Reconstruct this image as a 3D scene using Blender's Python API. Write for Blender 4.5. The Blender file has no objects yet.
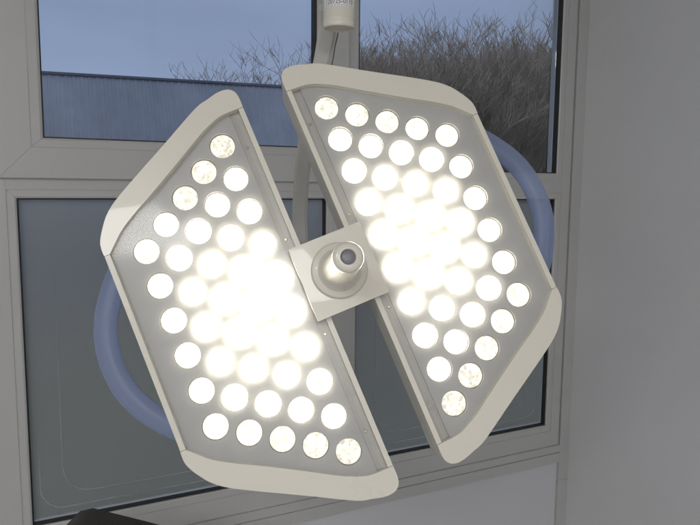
import bpy, bmesh, math, random
from mathutils import Vector, Matrix
from mathutils.geometry import tessellate_polygon

random.seed(7)
SC = bpy.context.scene
COL = SC.collection
ZC = 1.6            # eye height
WY = 1.8            # room face of the window frame

# ------------------------------------------------------------------ materials
def mat(name):
    m = bpy.data.materials.new(name); m.use_nodes = True
    nt = m.node_tree; nt.nodes.clear()
    out = nt.nodes.new('ShaderNodeOutputMaterial')
    return m, nt, out

def N(nt, typ, **kw):
    n = nt.nodes.new(typ)
    for k, v in kw.items():
        if k in n.inputs: n.inputs[k].default_value = v
        else: setattr(n, k, v)
    return n

def plastic(name, col, rough=.4, var=.05, scale=6., bump=0., bscale=400., coat=0., spec=.5, rvar=.1, grime=None, metallic=0., stretch=None):
    m, nt, out = mat(name)
    b = N(nt, 'ShaderNodeBsdfPrincipled')
    b.inputs['Metallic'].default_value = metallic
    b.inputs['Specular IOR Level'].default_value = spec
    b.inputs['Coat Weight'].default_value = coat
    tc = N(nt, 'ShaderNodeTexCoord')
    src = tc.outputs['Object']
    if stretch:
        mp = N(nt, 'ShaderNodeMapping'); mp.inputs['Scale'].default_value = stretch
        nt.links.new(src, mp.inputs['Vector']); src = mp.outputs['Vector']
    nz = N(nt, 'ShaderNodeTexNoise', Scale=scale, Detail=6., Roughness=.6)
    nt.links.new(src, nz.inputs['Vector'])
    r = N(nt, 'ShaderNodeValToRGB')
    e = r.color_ramp.elements
    e[0].position = .3; e[1].position = .7
    e[0].color = (*[max(0, c * (1 - var)) for c in col], 1); e[1].color = (*[min(1, c * (1 + var)) for c in col], 1)
    if grime:
        e[0].color = (*[c * (1 - var) * g for c, g in zip(col, grime)], 1)
    nt.links.new(nz.outputs['Fac'], r.inputs['Fac'])
    nt.links.new(r.outputs['Color'], b.inputs['Base Color'])
    mr = N(nt, 'ShaderNodeMapRange'); mr.inputs['To Min'].default_value = max(.02, rough - rvar); mr.inputs['To Max'].default_value = min(1, rough + rvar)
    nt.links.new(nz.outputs['Fac'], mr.inputs['Value'])
    nt.links.new(mr.outputs['Result'], b.inputs['Roughness'])
    if bump:
        n2 = N(nt, 'ShaderNodeTexNoise', Scale=bscale, Detail=3.)
        nt.links.new(src, n2.inputs['Vector'])
        bp = N(nt, 'ShaderNodeBump', Strength=bump, Distance=.002)
        nt.links.new(n2.outputs['Fac'], bp.inputs['Height'])
        nt.links.new(bp.outputs['Normal'], b.inputs['Normal'])
    nt.links.new(b.outputs['BSDF'], out.inputs['Surface'])
    return m

M = {}
M['upvc'] = plastic('upvc', (.575, .575, .565), .33, .03, 3., .06, 30., stretch=(1, 1, 1))
M['gasket'] = plastic('rubber_gasket', (.025, .025, .022), .6, .2, 20.)
M['wall'] = plastic('painted_wall', (.76, .76, .77), .5, .03, 1.6, .35, 160.)
M['panel'] = plastic('painted_panel', (.71, .71, .735), .5, .02, 2., .1, 180.)
M['cream'] = plastic('cream_enamel', (.83, .795, .69), .30, .006, 5., .03, 300., coat=.25)
M['cream_dim'] = plastic('cream_enamel_housing', (.70, .68, .61), .38, .03, 9.)
M['arm'] = plastic('arm_enamel', (.62, .61, .57), .35, .03, 9.)
M['plate'] = plastic('satin_grey_plate', (.485, .485, .487), .38, .06, 10., .015, 300., spec=.6, rvar=.14)
M['channel'] = plastic('channel_grey', (.50, .49, .47), .3, .04, 14., spec=.6)
M['edge_shade'] = plastic('arm_edge_shade_grey', (.16, .155, .145), .5, .1, 20.)  # dark tone for the shade line drawn at the arm's edge
M['label'] = plastic('label_paper', (.86, .86, .85), .5, .02, 30.)
M['ink'] = plastic('label_ink', (.10, .10, .11), .6, .1, 30.)
M['grey_plug'] = plastic('grey_plug', (.24, .235, .27), .35, .08, 60.)
M['case'] = plastic('dark_case', (.035, .032, .028), .5, .15, 25., .2, 400.)
M['glint_stud'] = plastic('steel_glint_stud', (.6, .58, .5), .22, .05, 40., metallic=1.)  # bright metal for the glints drawn along the cover edge
M['bark'] = plastic('winter_bark', (.085, .07, .055), .9, .25, 3.)
M['twig'] = plastic('winter_twig', (.36, .30, .235), .9, .3, .9)
M['ground'] = plastic('rough_ground', (.06, .065, .045), .95, .4, .6, .4, 4.)
M['clad'] = plastic('blue_grey_cladding', (.23, .255, .305), .5, .24, .9, .0, 40., spec=.4, stretch=(1, 1, .6))
M['flash'] = plastic('dark_flashing', (.12, .135, .18), .5, .1, 1.)

# blue translucent grip
def grip_mat():
    m, nt, out = mat('blue_translucent_grip')
    b = N(nt, 'ShaderNodeBsdfPrincipled')
    b.inputs['Base Color'].default_value = (.40, .47, .66, 1)
    b.inputs['Roughness'].default_value = .3
    b.inputs['Subsurface Weight'].default_value = 0
    tr = N(nt, 'ShaderNodeBsdfTranslucent'); tr.inputs['Color'].default_value = (.60, .66, .86, 1)
    tp = N(nt, 'ShaderNodeBsdfTransparent'); tp.inputs['Color'].default_value = (.78, .84, .98, 1)
    lw = N(nt, 'ShaderNodeLayerWeight', Blend=.35)
    mr = N(nt, 'ShaderNodeMapRange'); mr.inputs['To Min'].default_value = .55; mr.inputs['To Max'].default_value = .05
    nt.links.new(lw.outputs['Facing'], mr.inputs['Value'])
    m1 = N(nt, 'ShaderNodeMixShader', Fac=.3)
    nt.links.new(b.outputs[0], m1.inputs[1]); nt.links.new(tr.outputs[0], m1.inputs[2])
    m2 = N(nt, 'ShaderNodeMixShader')
    nt.links.new(mr.outputs['Result'], m2.inputs['Fac'])
    nt.links.new(m1.outputs[0], m2.inputs[1]); nt.links.new(tp.outputs[0], m2.inputs[2])
    nt.links.new(m2.outputs[0], out.inputs['Surface'])
    return m
M['grip'] = grip_mat()

# LED lens: power comes from the object colour (with a camera-facing hot spot put in)
def led_mat():
    m, nt, out = mat('led_lens_lit')
    oi = N(nt, 'ShaderNodeObjectInfo')
    sep = N(nt, 'ShaderNodeSeparateColor'); nt.links.new(oi.outputs['Color'], sep.inputs['Color'])
    tc = N(nt, 'ShaderNodeTexCoord')
    ad = N(nt, 'ShaderNodeVectorMath', operation='ADD')
    nt.links.new(tc.outputs['Object'], ad.inputs[0]); nt.links.new(oi.outputs['Random'], ad.inputs[1])
    vo = N(nt, 'ShaderNodeTexVoronoi', Scale=250.); nt.links.new(ad.outputs[0], vo.inputs['Vector'])
    nz = N(nt, 'ShaderNodeTexNoise', Scale=190., Detail=2.); nt.links.new(ad.outputs[0], nz.inputs['Vector'])
    mu = N(nt, 'ShaderNodeMath', operation='MULTIPLY')
    sc = N(nt, 'ShaderNodeSeparateColor'); nt.links.new(vo.outputs['Color'], sc.inputs['Color'])
    nt.links.new(sc.outputs['Red'], mu.inputs[0]); nt.links.new(nz.outputs['Fac'], mu.inputs[1])
    mr = N(nt, 'ShaderNodeMapRange'); mr.inputs['From Max'].default_value = .5
    mr.inputs['To Min'].default_value = .74; mr.inputs['To Max'].default_value = 1.5
    nt.links.new(mu.outputs[0], mr.inputs['Value'])
    m3 = N(nt, 'ShaderNodeMath', operation='MULTIPLY')
    nt.links.new(mr.outputs['Result'], m3.inputs[0]); nt.links.new(sep.outputs['Red'], m3.inputs[1])
    em = N(nt, 'ShaderNodeEmission'); em.inputs['Color'].default_value = (1, .94, .79, 1)
    nt.links.new(m3.outputs[0], em.inputs['Strength'])
    nt.links.new(em.outputs[0], out.inputs['Surface'])
    return m
M['led'] = led_mat()

def rim_mat():
    m, nt, out = mat('clear_lens_rim')
    b = N(nt, 'ShaderNodeBsdfPrincipled')
    b.inputs['Base Color'].default_value = (.62, .61, .58, 1); b.inputs['Roughness'].default_value = .12
    b.inputs['Specular IOR Level'].default_value = .8
    nt.links.new(b.outputs[0], out.inputs['Surface'])
    return m
M['rim'] = rim_mat()

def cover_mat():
    # clear acrylic cover with translucent haze put in to imitate bloom round the diodes
    m, nt, out = mat('acrylic_cover_bloom_haze')
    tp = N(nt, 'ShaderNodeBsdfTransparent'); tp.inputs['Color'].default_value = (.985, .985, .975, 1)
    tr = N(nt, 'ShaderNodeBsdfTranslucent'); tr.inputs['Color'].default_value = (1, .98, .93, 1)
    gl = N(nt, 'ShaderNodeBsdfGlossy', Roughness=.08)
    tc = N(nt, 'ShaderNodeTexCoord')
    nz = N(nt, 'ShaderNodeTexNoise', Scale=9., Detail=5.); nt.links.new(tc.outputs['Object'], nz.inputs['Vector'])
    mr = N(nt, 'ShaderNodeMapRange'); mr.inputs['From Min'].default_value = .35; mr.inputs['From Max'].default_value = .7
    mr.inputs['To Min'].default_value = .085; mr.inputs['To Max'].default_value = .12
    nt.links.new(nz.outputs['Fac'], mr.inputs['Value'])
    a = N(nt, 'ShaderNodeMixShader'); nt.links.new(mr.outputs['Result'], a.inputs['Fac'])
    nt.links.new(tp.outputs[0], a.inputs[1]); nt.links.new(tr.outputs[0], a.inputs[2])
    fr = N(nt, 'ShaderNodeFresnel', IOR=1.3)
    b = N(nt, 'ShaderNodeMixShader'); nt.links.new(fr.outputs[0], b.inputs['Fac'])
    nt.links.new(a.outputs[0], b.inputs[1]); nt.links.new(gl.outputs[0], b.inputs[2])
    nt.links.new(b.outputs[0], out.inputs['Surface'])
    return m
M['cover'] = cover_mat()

def clear_glass():
    m, nt, out = mat('clear_window_glass')
    tp = N(nt, 'ShaderNodeBsdfTransparent'); tp.inputs['Color'].default_value = (.93, .95, .95, 1)
    gl = N(nt, 'ShaderNodeBsdfGlossy', Roughness=.02)
    fr = N(nt, 'ShaderNodeFresnel', IOR=1.4)
    b = N(nt, 'ShaderNodeMixShader'); nt.links.new(fr.outputs[0], b.inputs['Fac'])
    nt.links.new(tp.outputs[0], b.inputs[1]); nt.links.new(gl.outputs[0], b.inputs[2])
    nt.links.new(b.outputs[0], out.inputs['Surface'])
    return m
M['clear'] = clear_glass()

def frosted():
    m, nt, out = mat('frosted_window_glass')
    rf = N(nt, 'ShaderNodeBsdfRefraction', Roughness=.5, IOR=1.3); rf.inputs['Color'].default_value = (.97, .97, .92, 1)
    tr = N(nt, 'ShaderNodeBsdfTranslucent'); tr.inputs['Color'].default_value = (.95, .97, .92, 1)
    df = N(nt, 'ShaderNodeBsdfDiffuse'); df.inputs['Color'].default_value = (.50, .52, .495, 1)
    gl = N(nt, 'ShaderNodeBsdfGlossy', Roughness=.35)
    tc = N(nt, 'ShaderNodeTexCoord')
    nz = N(nt, 'ShaderNodeTexNoise', Scale=1.6, Detail=2.); nt.links.new(tc.outputs['Object'], nz.inputs['Vector'])
    mr = N(nt, 'ShaderNodeMapRange'); mr.inputs['From Min'].default_value = .3; mr.inputs['From Max'].default_value = .7
    mr.inputs['To Min'].default_value = .35; mr.inputs['To Max'].default_value = .65
    nt.links.new(nz.outputs['Fac'], mr.inputs['Value'])
    a = N(nt, 'ShaderNodeMixShader'); nt.links.new(mr.outputs['Result'], a.inputs['Fac'])
    nt.links.new(tr.outputs[0], a.inputs[1]); nt.links.new(df.outputs[0], a.inputs[2])
    a2 = N(nt, 'ShaderNodeMixShader', Fac=.5); nt.links.new(a.outputs[0], a2.inputs[1]); nt.links.new(rf.outputs[0], a2.inputs[2]); a = a2
    fr = N(nt, 'ShaderNodeFresnel', IOR=1.4)
    b = N(nt, 'ShaderNodeMixShader'); nt.links.new(fr.outputs[0], b.inputs['Fac'])
    nt.links.new(a.outputs[0], b.inputs[1]); nt.links.new(gl.outputs[0], b.inputs[2])
    nt.links.new(b.outputs[0], out.inputs['Surface'])
    return m
M['frosted'] = frosted()
M['pale_line'] = plastic('pale_pane_line', (.36, .39, .39), .3, .25, 9.)

def sky_mat():
    m, nt, out = mat('dusk_sky')
    tc = N(nt, 'ShaderNodeTexCoord')
    sx = N(nt, 'ShaderNodeSeparateXYZ'); nt.links.new(tc.outputs['Object'], sx.inputs[0])
    mr = N(nt, 'ShaderNodeMapRange'); mr.inputs['From Max'].default_value = 95.
    nt.links.new(sx.outputs['Z'], mr.inputs['Value'])
    r = N(nt, 'ShaderNodeValToRGB'); e = r.color_ramp.elements
    e[0].color = (.345, .415, .595, 1); e[1].color = (.95, 1.02, 1.25, 1)
    c = e.new(.26); c.color = (.265, .335, .52, 1); c = e.new(.5); c.color = (.42, .48, .66, 1)
    nt.links.new(mr.outputs['Result'], r.inputs['Fac'])
    mp = N(nt, 'ShaderNodeMapping'); mp.inputs['Scale'].default_value = (1, 1, 2.6)
    nt.links.new(tc.outputs['Object'], mp.inputs['Vector'])
    nz = N(nt, 'ShaderNodeTexNoise', Scale=.03, Detail=4.); nt.links.new(mp.outputs['Vector'], nz.inputs['Vector'])
    m2 = N(nt, 'ShaderNodeMapRange'); m2.inputs['From Min'].default_value = .3; m2.inputs['From Max'].default_value = .7
    m2.inputs['To Min'].default_value = .95; m2.inputs['To Max'].default_value = 1.08
    nt.links.new(nz.outputs['Fac'], m2.inputs['Value'])
    em = N(nt, 'ShaderNodeEmission'); nt.links.new(r.outputs['Color'], em.inputs['Color']); nt.links.new(m2.outputs['Result'], em.inputs['Strength'])
    nt.links.new(em.outputs[0], out.inputs['Surface'])
    return m
M['sky'] = sky_mat()

# ------------------------------------------------------------------ mesh helpers
def link(name, bm, m, parent=None, smooth=False, angle=None):
    me = bpy.data.meshes.new(name)
    bmesh.ops.recalc_face_normals(bm, faces=bm.faces)
    bm.to_mesh(me); bm.free()
    for x in (m if isinstance(m, (list, tuple)) else [m]): me.materials.append(x)
    if smooth:
        me.shade_smooth()
        if angle is not None: me.set_sharp_from_angle(angle=math.radians(angle))
    o = bpy.data.objects.new(name, me); COL.objects.link(o)
    if parent: o.parent = parent
    return o

def tag(o, label=None, cat=None, group=None, kind=None):
    if label: o['label'] = label
    if cat: o['category'] = cat
    if group: o['group'] = group
    if kind: o['kind'] = kind
    return o

def empty(name, loc, rot=(0, 0, 0)):
    o = bpy.data.objects.new(name, None); COL.objects.link(o)
    o.location = loc; o.rotation_euler = rot; o.empty_display_size = .1
    return o

def box(bm, x0, x1, y0, y1, z0, z1):
    v = [bm.verts.new((x, y, z)) for x in (x0, x1) for y in (y0, y1) for z in (z0, z1)]
    for f in ((0, 1, 3, 2), (4, 6, 7, 5), (0, 4, 5, 1), (2, 3, 7, 6), (0, 2, 6, 4), (1, 5, 7, 3)):
        bm.faces.new([v[i] for i in f])

def bev(bm, w, seg=2, ang=30):
    es = [e for e in bm.edges if len(e.link_faces) == 2 and e.calc_face_angle(0) > math.radians(ang)]
    bmesh.ops.bevel(bm, geom=es, offset=w, segments=seg, affect='EDGES', profile=.5, clamp_overlap=True)

def prism(bm, pts, z0, z1):
    lo = [bm.verts.new((x, y, z0)) for x, y in pts]; hi = [bm.verts.new((x, y, z1)) for x, y in pts]
    n = len(pts)
    bm.faces.new(hi); bm.faces.new(lo[::-1])
    for i in range(n):
        j = (i + 1) % n
        bm.faces.new((lo[i], lo[j], hi[j], hi[i]))

def catmull(P, n=6, closed=False):
    out = []
    m = len(P)
    rng = range(m) if closed else range(m - 1)
    for i in rng:
        if closed: a, b, c, d = P[(i - 1) % m], P[i], P[(i + 1) % m], P[(i + 2) % m]
        else: a, b, c, d = P[max(i - 1, 0)], P[i], P[i + 1], P[min(i + 2, m - 1)]
        for k in range(n):
            t = k / n
            out.append(tuple(.5 * (2 * b[q] + (c[q] - a[q]) * t + (2 * a[q] - 5 * b[q] + 4 * c[q] - d[q]) * t * t + (3 * b[q] - a[q] - 3 * c[q] + d[q]) * t ** 3) for q in range(len(b))))
    if not closed: out.append(tuple(P[-1]))
    return out

def tube(bm, P, R, seg=14, caps=True, squash=None):
    """swept tube through points P, radius R (number or list)"""
    P = [Vector(p) for p in P]
    if not isinstance(R, (list, tuple)): R = [R] * len(P)
    t0 = (P[1] - P[0]).normalized()
    u = t0.orthogonal().normalized()
    rings = []
    for i, p in enumerate(P):
        t = (P[min(i + 1, len(P) - 1)] - P[max(i - 1, 0)]).normalized()
        u = (u - t * u.dot(t)).normalized(); w = t.cross(u)
        rings.append([bm.verts.new(p + (u * math.cos(2 * math.pi * k / seg) + w * math.sin(2 * math.pi * k / seg)) * R[i]) for k in range(seg)])
    for a, b in zip(rings, rings[1:]):
        for k in range(seg):
            bm.faces.new((a[k], a[(k + 1) % seg], b[(k + 1) % seg], b[k]))
    if caps:
        bm.faces.new(rings[0][::-1]); bm.faces.new(rings[-1])

def lathe(bm, prof, seg=40, c=(0, 0), mi=None, cap0=True, cap1=True):
    """profile of (r, z) about the z axis through c"""
    rings = []
    for r, z in prof:
        rings.append([bm.verts.new((c[0] + r * math.cos(2 * math.pi * k / seg), c[1] + r * math.sin(2 * math.pi * k / seg), z)) for k in range(seg)])
    for i, (a, b) in enumerate(zip(rings, rings[1:])):
        for k in range(seg):
            f = bm.faces.new((a[k], a[(k + 1) % seg], b[(k + 1) % seg], b[k]))
            if mi: f.material_index = mi[i]
    if cap0: bm.faces.new(rings[0][::-1]).material_index = mi[0] if mi else 0
    if cap1: bm.faces.new(rings[-1]).material_index = mi[-1] if mi else 0

# ================================================================== CAMERA
cam = bpy.data.objects.new('camera', bpy.data.cameras.new('camera')); COL.objects.link(cam)
cam.location = (0, 0, ZC)
cam.rotation_euler = [math.radians(a) for a in (83.5518, -.45282, -25.90182)]
cam.data.sensor_width = 36; cam.data.lens = 33.17
cam.data.clip_start = .02; cam.data.clip_end = 500
SC.camera = cam

# ================================================================== SURGICAL LIGHT
lamp = empty('surgical_light', (.36998, .80059, 1.48469), [math.radians(a) for a in (74.37471, -21.25793, -14.15966)])
tag(lamp, 'cream surgical light with two half hexagon panels of lit LEDs and blue side grips', 'surgical light')
LW = Matrix.LocRotScale(lamp.location, lamp.rotation_euler, None)
LI = LW.inverted()
mm = .001
ZF = 15 * mm
ZP = 4 * mm
A_, B_, G_ = 50 * mm, 36.8 * mm, 78.6 * mm

def S(pts, s, t): return [(x * mm * s, y * mm * t) for x, y in pts]
cap_out = catmull([(32.5, 263), (32.3, 272), (32.8, 280), (35.5, 288), (43.5, 294), (57, 294.5), (74, 290), (95, 283), (150, 251.5), (225, 209), (252, 189.5), (267, 170), (274.5, 156), (276.5, 146), (276.3, 136.2)], 5)
cap_in = catmull([(268.8, 136.2), (256, 149), (241, 162.5), (215, 179), (195, 190), (145, 219.5), (105, 244), (88, 253), (66, 261.5), (40, 263)], 5)

# one lens mesh shared by every diode: emitting dome in a clear rim
bm = bmesh.new()
lathe(bm, [(17.6 * mm, -9 * mm), (17.6 * mm, -2.2 * mm), (17.3 * mm, -1.0 * mm), (17.0 * mm, -.6 * mm), (16.7 * mm, -.9 * mm), (16.2 * mm, -.4 * mm), (14 * mm, .6 * mm), (9 * mm, 1.4 * mm), (4 * mm, 1.8 * mm)],
      28, mi=[1, 1, 1, 1, 0, 0, 0, 0], cap0=False)
lens = bpy.data.meshes.new('led_lens')
bmesh.ops.recalc_face_normals(bm, faces=bm.faces); bm.to_mesh(lens); bm.free()
lens.materials.append(M['led']); lens.materials.append(M['rim']); lens.shade_smooth()

for s in (-1, 1):
    # back housing carries the rest of its panel
    outl = [(34, -262)] + [(x + (1.2 if x < 100 else -1.2), -y + .8) for x, y in cap_out] + [(x + (1.2 if x < 100 else -1.2), y - .8) for x, y in cap_out[::-1]] + [(34, 262)]
    o2 = []
    for p in outl:
        if not o2 or (abs(p[0] - o2[-1][0]) + abs(p[1] - o2[-1][1])) > .6: o2.append(p)
    bm = bmesh.new()
    prism(bm, S(o2, s, 1), -58 * mm, -13 * mm)
    bev(bm, 3 * mm, 2, 40)
    panel = link('lamp_panel', bm, M['cream_dim'], lamp, True, 35)
    # plate carrying the diodes
    inn = [(x, y) for x, y in cap_in if x > 53.5]
    pl = [(53.5, -261)] + [(x + 1, -y - .5) for x, y in inn[::-1]] + [(x + 1, y + .5) for x, y in inn] + [(53.5, 261)]
    spots = [(s * (G_ + B_ * c), -(k + .5 * c - 4.5) * A_) for c in range(5) for k in range(10 - c)]
    loops = [[Vector((x, y, 0)) for x, y in S(pl, s, 1)]]
    HS, HR = 24, 18.0 * mm
    for hx, hy in spots:
        loops.append([Vector((hx + HR * math.cos(2 * math.pi * q / HS), hy + HR * math.sin(2 * math.pi * q / HS), 0)) for q in range(HS)])
    flat = [v for lp in loops for v in lp]
    bm = bmesh.new(); vs = [bm.verts.new((v.x, v.y, ZP)) for v in flat]
    for tri in tessellate_polygon(loops):
        try: bm.faces.new([vs[q] for q in tri])
        except ValueError: pass
    base = len(loops[0])
    for h_ in range(len(spots)):
        hv = vs[base + h_ * HS: base + (h_ + 1) * HS]
        lo = [bm.verts.new((v.co.x, v.co.y, -9 * mm)) for v in hv]
        for q in range(HS):
            f = bm.faces.new((hv[q], hv[(q + 1) % HS], lo[(q + 1) % HS], lo[q])); f.material_index = 1
    pv = vs[:base]; lo = [bm.verts.new((v.co.x, v.co.y, -12 * mm)) for v in pv]
    for q in range(base): bm.faces.new((pv[q], pv[(q + 1) % base], lo[(q + 1) % base], lo[q]))
    link('led_plate', bm, [M['plate'], M['rim']], panel)
    # channel along the inner edge
    bm = bmesh.new(); prism(bm, S([(39.6, -263), (53.3, -262), (53.3, 262), (39.6, 263)], s, 1), -12.8 * mm, 2.2 * mm)
    bev(bm, 1 * mm, 1); link('side_channel', bm, M['channel'], panel)
    # end caps and edge strips
    for t in (1, -1):
        bm = bmesh.new(); prism(bm, S(cap_out + cap_in, s, t), -12.9 * mm, ZF)
        bev(bm, 1.6 * mm, 3, 40); link('end_cap', bm, M['cream'], panel, True, 30)
    for x0, x1, y in ((32.4, 39.4, 262.5), (269, 276.2, 135.7)):
        bm = bmesh.new(); prism(bm, S([(x0, -y), (x1, -y), (x1, y), (x0, y)], s, 1), -12.9 * mm, ZF - 1 * mm)
        bev(bm, 1.2 * mm, 2); link('edge_strip', bm, M['cream'], panel, True, 30)
    # clear cover with the bloom haze put in, lying under the caps
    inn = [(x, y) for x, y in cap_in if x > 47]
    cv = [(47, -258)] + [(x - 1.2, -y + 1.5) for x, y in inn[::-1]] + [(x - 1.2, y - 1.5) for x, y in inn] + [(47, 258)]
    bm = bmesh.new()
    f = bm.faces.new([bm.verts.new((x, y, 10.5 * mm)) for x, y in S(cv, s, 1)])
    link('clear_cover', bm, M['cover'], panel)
    # small steel studs added to draw LED glints along the cover edge
    for k in range(4):
        y = (-210 + k * 140) * mm
        bm = bmesh.new(); lathe(bm, [(2.0 * mm, 2.3 * mm), (2.0 * mm, 3.6 * mm), (1.2 * mm, 4.2 * mm)], 12, (s * 47.5 * mm, y)); link('glint_stud', bm, M['glint_stud'], panel, True, 35)
    # 40 diodes
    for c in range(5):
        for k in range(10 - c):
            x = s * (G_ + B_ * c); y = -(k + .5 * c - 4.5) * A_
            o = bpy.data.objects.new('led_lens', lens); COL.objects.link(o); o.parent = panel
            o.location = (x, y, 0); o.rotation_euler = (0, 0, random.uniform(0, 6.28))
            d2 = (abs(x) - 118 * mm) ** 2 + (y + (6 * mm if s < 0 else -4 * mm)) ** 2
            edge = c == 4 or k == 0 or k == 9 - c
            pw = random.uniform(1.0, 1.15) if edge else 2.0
            pw += (.2 if edge else 1.) * 41 * math.exp(-d2 / (2 * (66 * mm) ** 2))  # apparent hot spot of beams aimed at the camera, put into the strengths
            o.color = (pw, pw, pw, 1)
    # blue grip loop on the outer edge
    gp = [(262, 128), (280, 110), (295, 91), (311, 65), (321, 38), (325, 10), (324, -18), (318, -44), (305, -72), (288, -96), (272, -113), (260, -124)]
    bm = bmesh.new(); pts = [(s * x * mm, y * mm, -26 * mm) for x, y in catmull(gp, 5)]
    tube(bm, pts, 15.8 * mm, 24)
    for v in bm.verts: v.co.z = -26 * mm + (v.co.z + 26 * mm) * .62
    link('grip_handle', bm, M['grip'], lamp, True)

# centre: crossbar, square boss, sterile handle
bm = bmesh.new(); box(bm, -62 * mm, 62 * mm, -40 * mm, 40 * mm, -84 * mm, -59 * mm); bev(bm, 4 * mm, 2); link('crossbar', bm, M['cream_dim'], lamp, True, 35)
bm = bmesh.new(); box(bm, -30.5 * mm, 30.5 * mm, -40 * mm, 40 * mm, -58.8 * mm, 15.5 * mm); bev(bm, 2 * mm, 2); link('hub_block', bm, M['cream_dim'], lamp, True, 35)
bm = bmesh.new()
h = 51.5
prism(bm, S([(-h, -h), (h, -h), (h, h), (-h, h)], 1, 1), 15.8 * mm, 32 * mm)
bev(bm, 2.2 * mm, 3); link('hub_plate', bm, M['cream'], lamp, True, 35)
bm = bmesh.new()
lathe(bm, [(37.5 * mm, 32.3 * mm), (37.5 * mm, 37 * mm), (36 * mm, 40 * mm), (33 * mm, 41 * mm), (29 * mm, 42 * mm), (25.5 * mm, 47 * mm), (23 * mm, 60 * mm), (20.5 * mm, 80 * mm), (19 * mm, 100 * mm),
           (18.2 * mm, 128 * mm), (18.2 * mm, 140 * mm), (18.8 * mm, 147 * mm), (18.6 * mm, 152 * mm), (17 * mm, 155.5 * mm), (14 * mm, 157 * mm), (9.6 * mm, 157 * mm), (8.8 * mm, 156 * mm), (8.6 * mm, 151 * mm)], 48)
hd = link('sterile_handle', bm, M['cream'], lamp, True, 40)
bm = bmesh.new(); lathe(bm, [(8.4 * mm, 151.2 * mm), (8.4 * mm, 153 * mm), (7 * mm, 154 * mm), (3 * mm, 154.2 * mm)], 28); link('end_plug', bm, M['grey_plug'], hd, True, 40)

# yoke arm behind the panels up to the spindle (points given in the room, turned into the lamp's frame)
def local(p): return LI @ Vector(p)
arm_pts = [(.4348, .9774, 1.8879), (.4408, .9947, 1.8708), (.4419, 1.003, 1.8522), (.4427, 1.021, 1.8203), (.434, 1.038, 1.75), (.4285, 1.065, 1.6683), (.4285, 1.087, 1.580), (.4285, 1.088, 1.525), (.4276, 1.070, 1.4878), (.4209, .987, 1.4658), (.398, .8757, 1.4707)]
bm = bmesh.new(); cp = [Vector(p) for p in catmull(arm_pts, 6)]
rows = []
for i, p in enumerate(cp):
    t = (cp[min(i + 1, len(cp) - 1)] - cp[max(i - 1, 0)]).normalized()
    sx = Vector((.91, -.42, 0)); sx = (sx - t * sx.dot(t)).normalized(); n = t.cross(sx)
    hw = (16.6 - 3.2 * min(1, i / 20)) * mm; hd_ = 9 * mm; c = 4 * mm
    rows.append([bm.verts.new(LI @ (p + sx * a + n * b)) for a, b in ((hw - c, -hd_), (hw, -hd_ + c), (hw, hd_ - c), (hw - c, hd_), (c - hw, hd_), (-hw, hd_ - c), (-hw, c - hd_), (c - hw, -hd_))])
for a, b in zip(rows, rows[1:]):
    for q in range(8): bm.faces.new((a[q], a[(q + 1) % 8], b[(q + 1) % 8], b[q]))
bm.faces.new(rows[0][::-1]); bm.faces.new(rows[-1])
link('yoke_arm', bm, M['arm'], lamp, True, 40)
TX, TY = .4347, .9387
bm = bmesh.new()
lathe(bm, [(19 * mm, 1.851), (22.0 * mm, 1.8505), (22.2 * mm, 1.8475), (23.6 * mm, 1.8475), (24.5 * mm, 1.8485), (24.8 * mm, 1.8505), (24.8 * mm, 1.8545), (24.5 * mm, 1.855), (24.5 * mm, 1.8556), (24.8 * mm, 1.856), (24.8 * mm, 1.859), (24.5 * mm, 1.8594), (24.5 * mm, 1.86), (24.8 * mm, 1.8604), (24.8 * mm, 2.75)], 48, (TX, TY))
for v in bm.verts: v.co = LI @ v.co
sp = link('spindle_tube', bm, M['cream'], lamp, True, 40)
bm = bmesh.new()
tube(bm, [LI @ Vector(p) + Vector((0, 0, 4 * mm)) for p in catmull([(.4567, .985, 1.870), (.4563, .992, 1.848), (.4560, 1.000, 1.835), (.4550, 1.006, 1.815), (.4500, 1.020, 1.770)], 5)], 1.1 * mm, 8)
link('arm_edge_shade', bm, M['edge_shade'], lamp, True)  # thin dark tube added to draw the shade along the arm's right edge
# printed label round the spindle
def bent(name, bm_or_mesh, m, r, z0, ang):
    """flat mesh (x along the arc, y up) wrapped round the spindle"""
    me = bm_or_mesh
    for v in me.vertices:
        a = v.co.x / r + ang
        v.co = LI @ Vector((TX + (r + v.co.z) * math.sin(a), TY - (r + v.co.z) * math.cos(a), z0 + v.co.y))
    me.materials.clear(); me.materials.append(m)
    o = bpy.data.objects.new(name, me); COL.objects.link(o); o.parent = sp
    return o
face = -math.atan2(TX, TY)
bm = bmesh.new()
n = 40
vs = [[bm.verts.new(((i / n - .5) * .058, y, 0)) for i in range(n + 1)] for y in (0, .034)]
for i in range(n): bm.faces.new((vs[0][i], vs[0][i + 1], vs[1][i + 1], vs[1][i]))
me = bpy.data.meshes.new('label'); bm.to_mesh(me); bm.free()
bent('paper_label', me, M['label'], .0251, 1.8748, face)
cu = bpy.data.curves.new('serial_text', 'FONT'); cu.body = '120725-0110'; cu.size = .0098; cu.align_x = 'CENTER'; cu.resolution_u = 3
to = bpy.data.objects.new('serial_text', cu); COL.objects.link(to)
dg = bpy.context.evaluated_depsgraph_get(); dg.update()
me = bpy.data.meshes.new_from_object(to.evaluated_get(dg)); bpy.data.objects.remove(to)
xs = [v.co.x for v in me.vertices]; kx = .045 / (max(xs) - min(xs))
for v in me.vertices: v.co.x *= kx
me.name = 'serial_number'
bent('serial_number', me, M['ink'], .02525, 1.8790, face)
bm = bmesh.new()
x = -.0225
while x < .0225:
    w = random.choice((.0006, .0009, .0014))
    vv = [bm.verts.new(q) for q in ((x, 0, 0), (x + w, 0, 0), (x + w, .0009, 0), (x, .0009, 0))]; bm.faces.new(vv)
    x += w + random.choice((.0012, .0018, .003))
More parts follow.
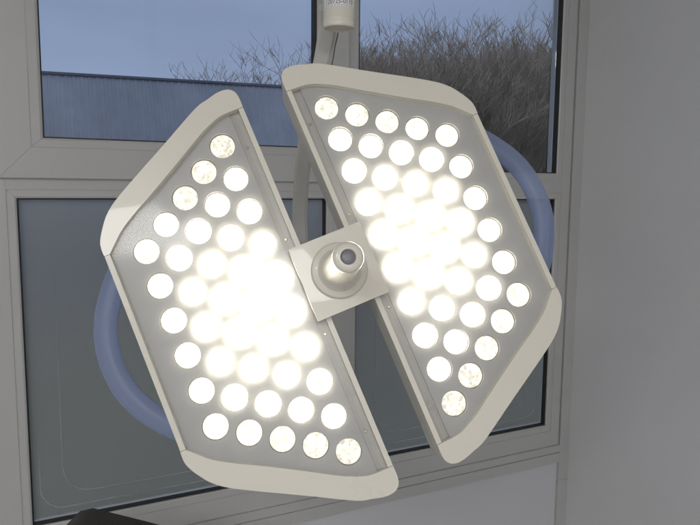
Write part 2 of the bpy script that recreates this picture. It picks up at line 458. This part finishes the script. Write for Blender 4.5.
me = bpy.data.meshes.new('ticks'); bm.to_mesh(me); bm.free()
bent('printed_ticks', me, M['ink'], .02525, 1.8762, face)

# ================================================================== WINDOW
k = .9914   # measured-at-wall to sash-face scale
Y0, YG = WY, WY + .0275
win = tag(empty('window', (.82, WY, ZC - .97)), 'white plastic four pane window with clear top panes and frosted lower panes', 'window')
def wlink(name, bm, m, parent=None, **kw):
    p = parent or win
    o = link(name, bm, m, None, **kw)
    o.parent = p
    if parent is None: o.matrix_parent_inverse = Matrix.Translation(-Vector(win.location))
    return o
def Zr(z): return ZC + z

def ring(bm, o, i, yf, yb, ch=0.):
    """mitred rectangular ring: o, i = (u0,u1,z0,z1); four separate mitred pieces with a hairline joint"""
    e = .0003
    ou0, ou1, oz0, oz1 = o; iu0, iu1, iz0, iz1 = i
    c = ch
    def side(A, B, Ai, Bi):
        # A,B outer ends, Ai,Bi inner ends in (u,z)
        t = (Vector(B) - Vector(A)).normalized() * e
        A, Ai = Vector(A) + t, Vector(Ai) + t; B, Bi = Vector(B) - t, Vector(Bi) - t
        dA = (A - Ai); dB = (B - Bi)
        w = max(abs(dA.x), 1e-6); f = min(c / max(min(abs(dA.x), abs(dA.y)), 1e-6), .9)
        mA, mB = Ai + dA * f, Bi + dB * f
        L = []
        for (P, Q, Ri) in ((A, mA, Ai), (B, mB, Bi)):
            L.append([bm.verts.new((P.x, yb, Zr(P.y))), bm.verts.new((P.x, yf, Zr(P.y))), bm.verts.new((Q.x, yf, Zr(Q.y))), bm.verts.new((Ri.x, yf + c * .7, Zr(Ri.y))), bm.verts.new((Ri.x, yb, Zr(Ri.y)))])
        a, b = L
        for q in range(5): bm.faces.new((a[q], a[(q + 1) % 5], b[(q + 1) % 5], b[q]))
        bm.faces.new(a[::-1]); bm.faces.new(b)
    side((ou0, oz0), (ou1, oz0), (iu0, iz0), (iu1, iz0)); side((ou1, oz0), (ou1, oz1), (iu1, iz0), (iu1, iz1))
    side((ou1, oz1), (ou0, oz1), (iu1, iz1), (iu0, iz1)); side((ou0, oz1), (ou0, oz0), (iu0, iz1), (iu0, iz0))

YB = WY + .055
# fixed frame members, butted
def member(name, u0, u1, z0, z1, yf=Y0):
    bm = bmesh.new(); box(bm, u0, u1, yf, YB, Zr(z0), Zr(z1)); bev(bm, .0012, 1)
    return wlink(name, bm, M['upvc'])
member('jamb', -.16, -.0645, -.9705, 1.2995)
member('jamb', 1.7352, 1.7755, -.9705, 1.2995)
member('mullion', .8195, .8775, -.911, 1.2395)
member('head_rail', -.0643, 1.735, 1.24, 1.2995)
member('bottom_rail', -.0643, 1.735, -.9705, -.9112)
member('transom', -.0643, .8193, -.006, .06)
member('transom', .8777, 1.735, -.0062, .042)
openings = {'LL': (-.042, .797, -.8885, -.0275), 'LR': (.899, 1.7125, -.8865, -.0285), 'UR': (.9028, 1.7116, .0643, 1.2175)}
outer = {'LL': (-.0643, .8193, -.911, -.0063), 'LR': (.8777, 1.735, -.911, -.0065), 'UR': (.8777, 1.735, .0423, 1.2395)}
for q in openings:
    bm = bmesh.new(); ring(bm, outer[q], openings[q], Y0 + .002, YB - .001, .004); wlink('glazing_bead', bm, M['upvc'])
# opening sash, upper left, standing proud
so = (-.0775, .8600, .0225, 1.285)
sm = (-.0033 * k, .7820, .0985, 1.210)
si = (.0238, .7590, .1213, 1.187)
bm = bmesh.new(); ring(bm, so, sm, Y0 - .0155, Y0 - .0012, .001); sash = wlink('sash', bm, M['upvc'])
bm = bmesh.new(); ring(bm, (sm[0] + .0003, sm[1] - .0003, sm[2] + .0003, sm[3] - .0003), si, Y0 - .0135, Y0 + .035, .005); wlink('glazing_bead', bm, M['upvc'], sash)
# gaskets: thin black lining of each opening
def gasket(i, y0, y1, parent=None, t=.0035):
    bm = bmesh.new()
    ring(bm, (i[0] - .0002, i[1] + .0002, i[2] - .0002, i[3] + .0002), (i[0] + t, i[1] - t, i[2] + t, i[3] - t), y0, y1)
    wlink('gasket', bm, M['gasket'], parent)
def pane(name, i, m, parent=None, y=YG):
    bm = bmesh.new(); box(bm, i[0] - .004, i[1] + .004, y, y + .006, Zr(i[2] - .004), Zr(i[3] + .004))
    return bm
def flat_pane(name, i, m, parent=None, y=YG):
    bm = bmesh.new()
    box(bm, i[0] + .0005, i[1] - .0005, y, y + .004, Zr(i[2] + .0005), Zr(i[3] - .0005))
    return wlink(name, bm, m, parent)
gasket(openings['LL'], Y0 + .010, YG - .0002, t=.004); gasket(openings['LR'], Y0 + .010, YG - .0002, t=.004); gasket(openings['UR'], Y0 + .006, YG - .0002)
gasket(si, Y0 - .006, YG - .0002, sash)
flat_pane('clear_pane', si, M['clear'], sash); flat_pane('clear_pane', openings['UR'], M['clear'])
for q, rr in (('LL', ((.022, .030), (.078, .066))), ('LR', ((.030, .035), (.085, .075)))):
    p = flat_pane('frosted_pane', openings[q], [M['frosted'], M['clear']])
    for f in p.data.polygons: f.material_index = 0 if f.normal.y < -.5 else 1
    i = openings[q]
    for du, dz in rr:
        u0, u1, z0, z1 = i[0] + du, i[1] - du, i[2] + dz, i[3] - dz - (.03 if du > .05 else 0)
        R = .075 if du > .05 else .06; pts = []
        zt = z1 - (.085 if du > .05 else .62)
        for kk in range(12): pts.append((u0, zt + (z0 + R - zt) * kk / 12))
        for cx, cz, a0 in ((u0 + R, z0 + R, 180), (u1 - R, z0 + R, 270)):
            for a in range(0, 91, 6):
                th = math.radians(a0 + a); pts.append((cx + R * math.cos(th), cz + R * math.sin(th)))
        pts += [(u1, z0 + R + (zt - z0 - R) * kk / 12) for kk in range(1, 13)]
        bm = bmesh.new(); n = len(pts)
        rows = []
        for j in range(n):
            a, b = Vector(pts[max(j - 1, 0)]), Vector(pts[min(j + 1, n - 1)]); t = (b - a).normalized(); w = .0011 * min(1, .12 + 5 * min(j, n - 1 - j) / n); nn = Vector((-t.y, t.x)) * w
            p0, p1 = Vector(pts[j]) + nn, Vector(pts[j]) - nn
            rows.append([bm.verts.new((p0.x, YG - .0012, Zr(p0.y))), bm.verts.new((p1.x, YG - .0012, Zr(p1.y))), bm.verts.new((p1.x, YG - .0001, Zr(p1.y))), bm.verts.new((p0.x, YG - .0001, Zr(p0.y)))])
        for j in range(1, n):
            A, B = rows[j - 1], rows[j]
            for q2 in range(4): bm.faces.new((A[q2], A[(q2 + 1) % 4], B[(q2 + 1) % 4], B[q2]))
        wlink('pane_line', bm, M['pale_line'])  # narrow pale ribbon on the room face of the glass
# sill trim below the frame
bm = bmesh.new(); box(bm, -.20, 1.7790, Y0 - .006, YB, Zr(-.9995), Zr(-.9712)); bev(bm, .0015, 1); wlink('sill_trim', bm, M['upvc'])
bm = bmesh.new(); box(bm, -.20, 1.7790, Y0 - .010, YB, Zr(-1.0385), Zr(-1.0005)); bev(bm, .003, 2); wlink('sill_board', bm, M['upvc'])

# ================================================================== WALLS
bm = bmesh.new()
YW = Y0 + .006
XC = 1.7795
box(bm, -3.2, XC, YW, YW + .05, 0, Zr(-1.039))
box(bm, -3.2, -.2005, YW, YW + .05, Zr(-1.0385), 3.0)
box(bm, -.2, XC, YW, YW + .05, Zr(1.30), 3.0)
box(bm, -.2, -.1605, YW, YW + .05, Zr(-.97), Zr(1.2995))
wallw = tag(link('window_wall', bm, M['panel']), 'pale painted wall panel below the window', 'wall', kind='structure')
XR = 1.828
bm = bmesh.new(); box(bm, XR, XR + .12, -3.6, YW + .05, 0, 3.0)
tag(link('side_wall', bm, M['wall']), 'plain pale grey wall to the right of the window', 'wall', kind='structure')
# corner trim, two lengths with a joint
trim = tag(empty('corner_trim', (1.803, Y0, 0)), 'white corner trim strip between the window frame and the right wall', 'trim', kind='structure')
for z0, z1 in ((0, Zr(-1.115)), (Zr(-1.114), 3.0)):
    bm = bmesh.new(); box(bm, XC + .0015, XR - .0003, Y0 - .004, YW + .02, z0, z1); bev(bm, .004, 2)
    o = link('trim_length', bm, M['upvc'], None, True, 35); o.parent = trim; o.matrix_parent_inverse = Matrix.Translation(-Vector(trim.location))
bm = bmesh.new(); box(bm, XC + .001, XR - .0003, YW + .021, YW + .045, 0, 3.0); tag(link('wall_return', bm, M['panel']), kind='structure')
# the rest of the room shell, out of the picture: the light of the place bounces off it
M['ceiling'] = plastic('ceiling_paint', (.72, .72, .71), .7, .02, 2.)
M['floor'] = plastic('vinyl_floor', (.36, .36, .36), .45, .08, 5.)
bm = bmesh.new(); box(bm, -3.2, XR + .12, -3.6, YW + .05, -.15, -.004); tag(link('floor', bm, M['floor']), kind='structure')
bm = bmesh.new(); box(bm, -3.2, XR + .12, -3.6, YW + .05, 3.004, 3.15); tag(link('ceiling', bm, M['ceiling']), kind='structure')
bm = bmesh.new(); box(bm, -3.3, -3.204, -3.6, YW + .05, -.15, 3.15); tag(link('far_wall', bm, M['panel']), kind='structure')
bm = bmesh.new(); box(bm, -3.3, XR + .12, -3.72, -3.604, -.15, 3.15); tag(link('rear_wall', bm, M['panel']), kind='structure')

# dark case whose corner shows at the lower left
bm = bmesh.new()
vt = [(.005, 1.312, .925), (.0527, 1.2951, .977), (.0756, 1.2847, .9829), (.1652, 1.238, .9587), (.29, 1.176, .921)]
dv = Vector((-.08, -.17, -.02))
fr = [bm.verts.new(p) for p in vt] + [bm.verts.new((.29, 1.176, .62)), bm.verts.new((.005, 1.312, .62))]
bk = [bm.verts.new(v.co + Vector((-.04, -.09, -.03))) for v in fr]
bm.faces.new(fr); bm.faces.new(bk[::-1])
for i in range(7): bm.faces.new((fr[i], fr[(i + 1) % 7], bk[(i + 1) % 7], bk[i]))
bev(bm, .006, 3)
tag(link('equipment_case', bm, M['case'], None, True, 35), 'dark grey case with a sloping top edge in front of the left frosted pane', 'case')

# ================================================================== OUTSIDE
bm = bmesh.new()
g = 40
vs = [[bm.verts.new((-95 + 190 * i / g, -93 + 190 * j / g, random.uniform(-.15, 0) - .35)) for j in range(g + 1)] for i in range(g + 1)]
for i in range(g):
    for j in range(g): bm.faces.new((vs[i][j], vs[i + 1][j], vs[i + 1][j + 1], vs[i][j + 1]))
tag(link('ground', bm, M['ground'], None, True), kind='structure')
# sky dome
bm = bmesh.new(); R = 95; nu, nv = 96, 20
vs = [[bm.verts.new((R * math.cos(a) * math.cos(e), R * math.sin(a) * math.cos(e) + 2.1, R * math.sin(e) - 3)) for e in [(-4 + 94 * j / nv) * math.pi / 180 for j in range(nv + 1)]] for a in [2 * math.pi * i / nu for i in range(nu + 1)]]
for i in range(nu):
    for j in range(nv): bm.faces.new((vs[i][j], vs[i + 1][j], vs[i + 1][j + 1], vs[i][j + 1]))
bmesh.ops.remove_doubles(bm, verts=bm.verts, dist=.001)
tag(link('sky', bm, M['sky'], None, True), kind='structure')

# ribbed outbuilding
ob = tag(empty('outbuilding', (1., 14., 0)), 'low blue grey ribbed metal building seen through the clear upper left pane', 'building')
def oblink(name, bm, m):
    o = link(name, bm, m); o.parent = ob; o.matrix_parent_inverse = Matrix.Translation(-Vector(ob.location)); return o
bm = bmesh.new(); x = -7.; prof = []
while x < 6.6:
    for dx, dy in ((0, 0), (.05, 0), (.07, -.013), (.10, -.013), (.12, 0)): prof.append((x + dx, dy))
    x += .145
def top(x): return ZC + 2.205 + .0215 * (x - .17)
a = [bm.verts.new((x, 14. + dy - 1.15, ZC - .35)) for x, dy in prof]; b = [bm.verts.new((x, 14. + dy, top(x) - .03)) for x, dy in prof]
for i in range(len(prof) - 1): bm.faces.new((a[i], a[i + 1], b[i + 1], b[i]))
oblink('ribbed_roof', bm, M['clad'])
bm = bmesh.new(); box(bm, -6.95, 6.55, 12.95, 14.04, -.4, ZC - .42); oblink('front_wall', bm, M['flash'])
bm = bmesh.new()
v = [bm.verts.new(p) for x in (-7.05, 6.7) for p in ((x, 13.95, top(x) - .045), (x, 13.95, top(x)), (x, 14.5, top(x)), (x, 14.5, top(x) - .045))]
for f in ((0, 1, 2, 3), (7, 6, 5, 4), (0, 4, 5, 1), (1, 5, 6, 2), (2, 6, 7, 3), (3, 7, 4, 0)): bm.faces.new([v[i] for i in f])
oblink('ridge_flashing', bm, M['flash'])
bm = bmesh.new(); box(bm, -7., 6.6, 14.05, 20., -.4, 3.4); oblink('rear_hall', bm, M['flash'])

# bare winter trees
def make_tree(h, seed, spread=.5, dens=1.):
    rnd = random.Random(seed)
    tb, cb = bmesh.new(), bmesh.new()
    def grow(p, d, L, r, lev):
        nseg = 3 if lev < 3 else 2
        pts = [p.copy()]; rad = [r]; q = p.copy(); dd = d.copy()
        for i in range(nseg):
            dd = (dd + Vector((rnd.gauss(0, .13), rnd.gauss(0, .13), rnd.gauss(.05, .10)))).normalized()
            q = q + dd * L / nseg; pts.append(q.copy()); rad.append(r * (1 - .55 * (i + 1) / nseg))
        tube(tb if lev == 0 else cb, pts, rad, 6 if lev < 2 else 3, False)
        if lev >= 5: return
        nb = {0: 6, 1: 6, 2: 5, 3: 3, 4: 2}[lev]
        for j in range(nb):
            t = rnd.uniform(.25 if lev else .12, 1.)
            ii = min(int(t * nseg), nseg - 1); f = t * nseg - ii
            pp = pts[ii].lerp(pts[ii + 1], f)
            az = rnd.uniform(0, 6.283)
            side = Vector((math.cos(az), math.sin(az), rnd.uniform(.1, .9)))
            nd = (dd * .75 + side.normalized() * (spread + .25)).normalized()
            grow(pp, nd, L * rnd.uniform(.5, .72), max(rad[ii] * rnd.uniform(.45, .65), .0085), lev + 1)
    for s in range(3):
        az = s * 2.1 + rnd.random()
        grow(Vector((.12 * math.cos(az), .12 * math.sin(az), 0)), Vector((.28 * math.cos(az), .28 * math.sin(az), 1)).normalized(), h * .42, .075, 0)
    zt = max(v.co.z for v in cb.verts)
    for b in (tb, cb):
        for v in b.verts: v.co *= h / zt
    t = empty('bare_tree', (0, 0, -.4))
    o1 = link('trunk', tb, M['bark'], t); o2 = link('crown', cb, M['twig'], t)
    return t
protos = [make_tree(8., 11), make_tree(8., 23, .42), make_tree(8., 37, .58)]
used = [False] * 3
def place(i, x, y, h, rz, lab, grp='bare winter trees of the thicket outside'):
    src = protos[i]
    if not used[i]: t = src; used[i] = True
    else:
        t = src.copy(); COL.objects.link(t)
        for ch in src.children:
            c = ch.copy(); COL.objects.link(c); c.parent = t
    t.location = (x, y, -.4); t.rotation_euler = (0, 0, rz); s = h / 8.; t.scale = (s * 1.0, s * 1.0, s)
    tag(t, lab, 'tree', grp)
far = 'bare winter tree in the thicket seen through the clear upper right pane'
rows = [(25., 11.6, 25.5, 1.15), (29., 13.0, 30.0, 1.4)]
q = 0
for (yy, x0, x1, st) in rows:
    x = x0
    while x < x1:
        tt = (x - x0) / (x1 - x0)
        h = (8.9 + 1.7 * min(1, tt * 1.25)) * random.uniform(.9, 1.06) * yy / 26.
        place(q % 3, x, yy + random.uniform(-.8, .8), h, random.uniform(0, 6.28), far); q += 1
        x += st * random.uniform(.8, 1.2)
place(1, 6.7, 25., 6.9, 1.0, 'small bare tree top rising above the blue grey outbuilding', 'small bare trees behind the outbuilding')
place(2, 8.5, 26., 7.5, 2.0, 'small bare tree top rising above the blue grey outbuilding', 'small bare trees behind the outbuilding')

# ================================================================== LIGHT
w = bpy.data.worlds.new('World'); SC.world = w; w.use_nodes = True
bg = w.node_tree.nodes['Background']; bg.inputs['Color'].default_value = (.98, .99, 1., 1); bg.inputs['Strength'].default_value = .02
def area(name, loc, target, sx, sy, power, col=(1, 1, 1)):
    l = bpy.data.lights.new(name, 'AREA'); l.shape = 'RECTANGLE'; l.size = sx; l.size_y = sy; l.energy = power; l.color = col
    o = bpy.data.objects.new(name, l); COL.objects.link(o); o.location = loc
    o.rotation_euler = (Vector(target) - Vector(loc)).to_track_quat('-Z', 'Y').to_euler()
    return o
area('ceiling_lamp', (-1.9, -1.7, 2.98), (-1.9, -1.7, 0), 1.2, .6, 46, (1, .985, .96))
area('ceiling_lamp', (-1.0, -2.9, 2.98), (-1.0, -2.9, 0), .6, 1.1, 42, (1, .985, .96))

SC.view_settings.view_transform = 'Standard'; SC.view_settings.look = 'None'
SC.view_settings.exposure = 0; SC.view_settings.gamma = 1
SC.cycles.use_denoising = True
SC.cycles.max_bounces = 10; SC.cycles.transparent_max_bounces = 16
SC.cycles.sample_clamp_indirect = 6
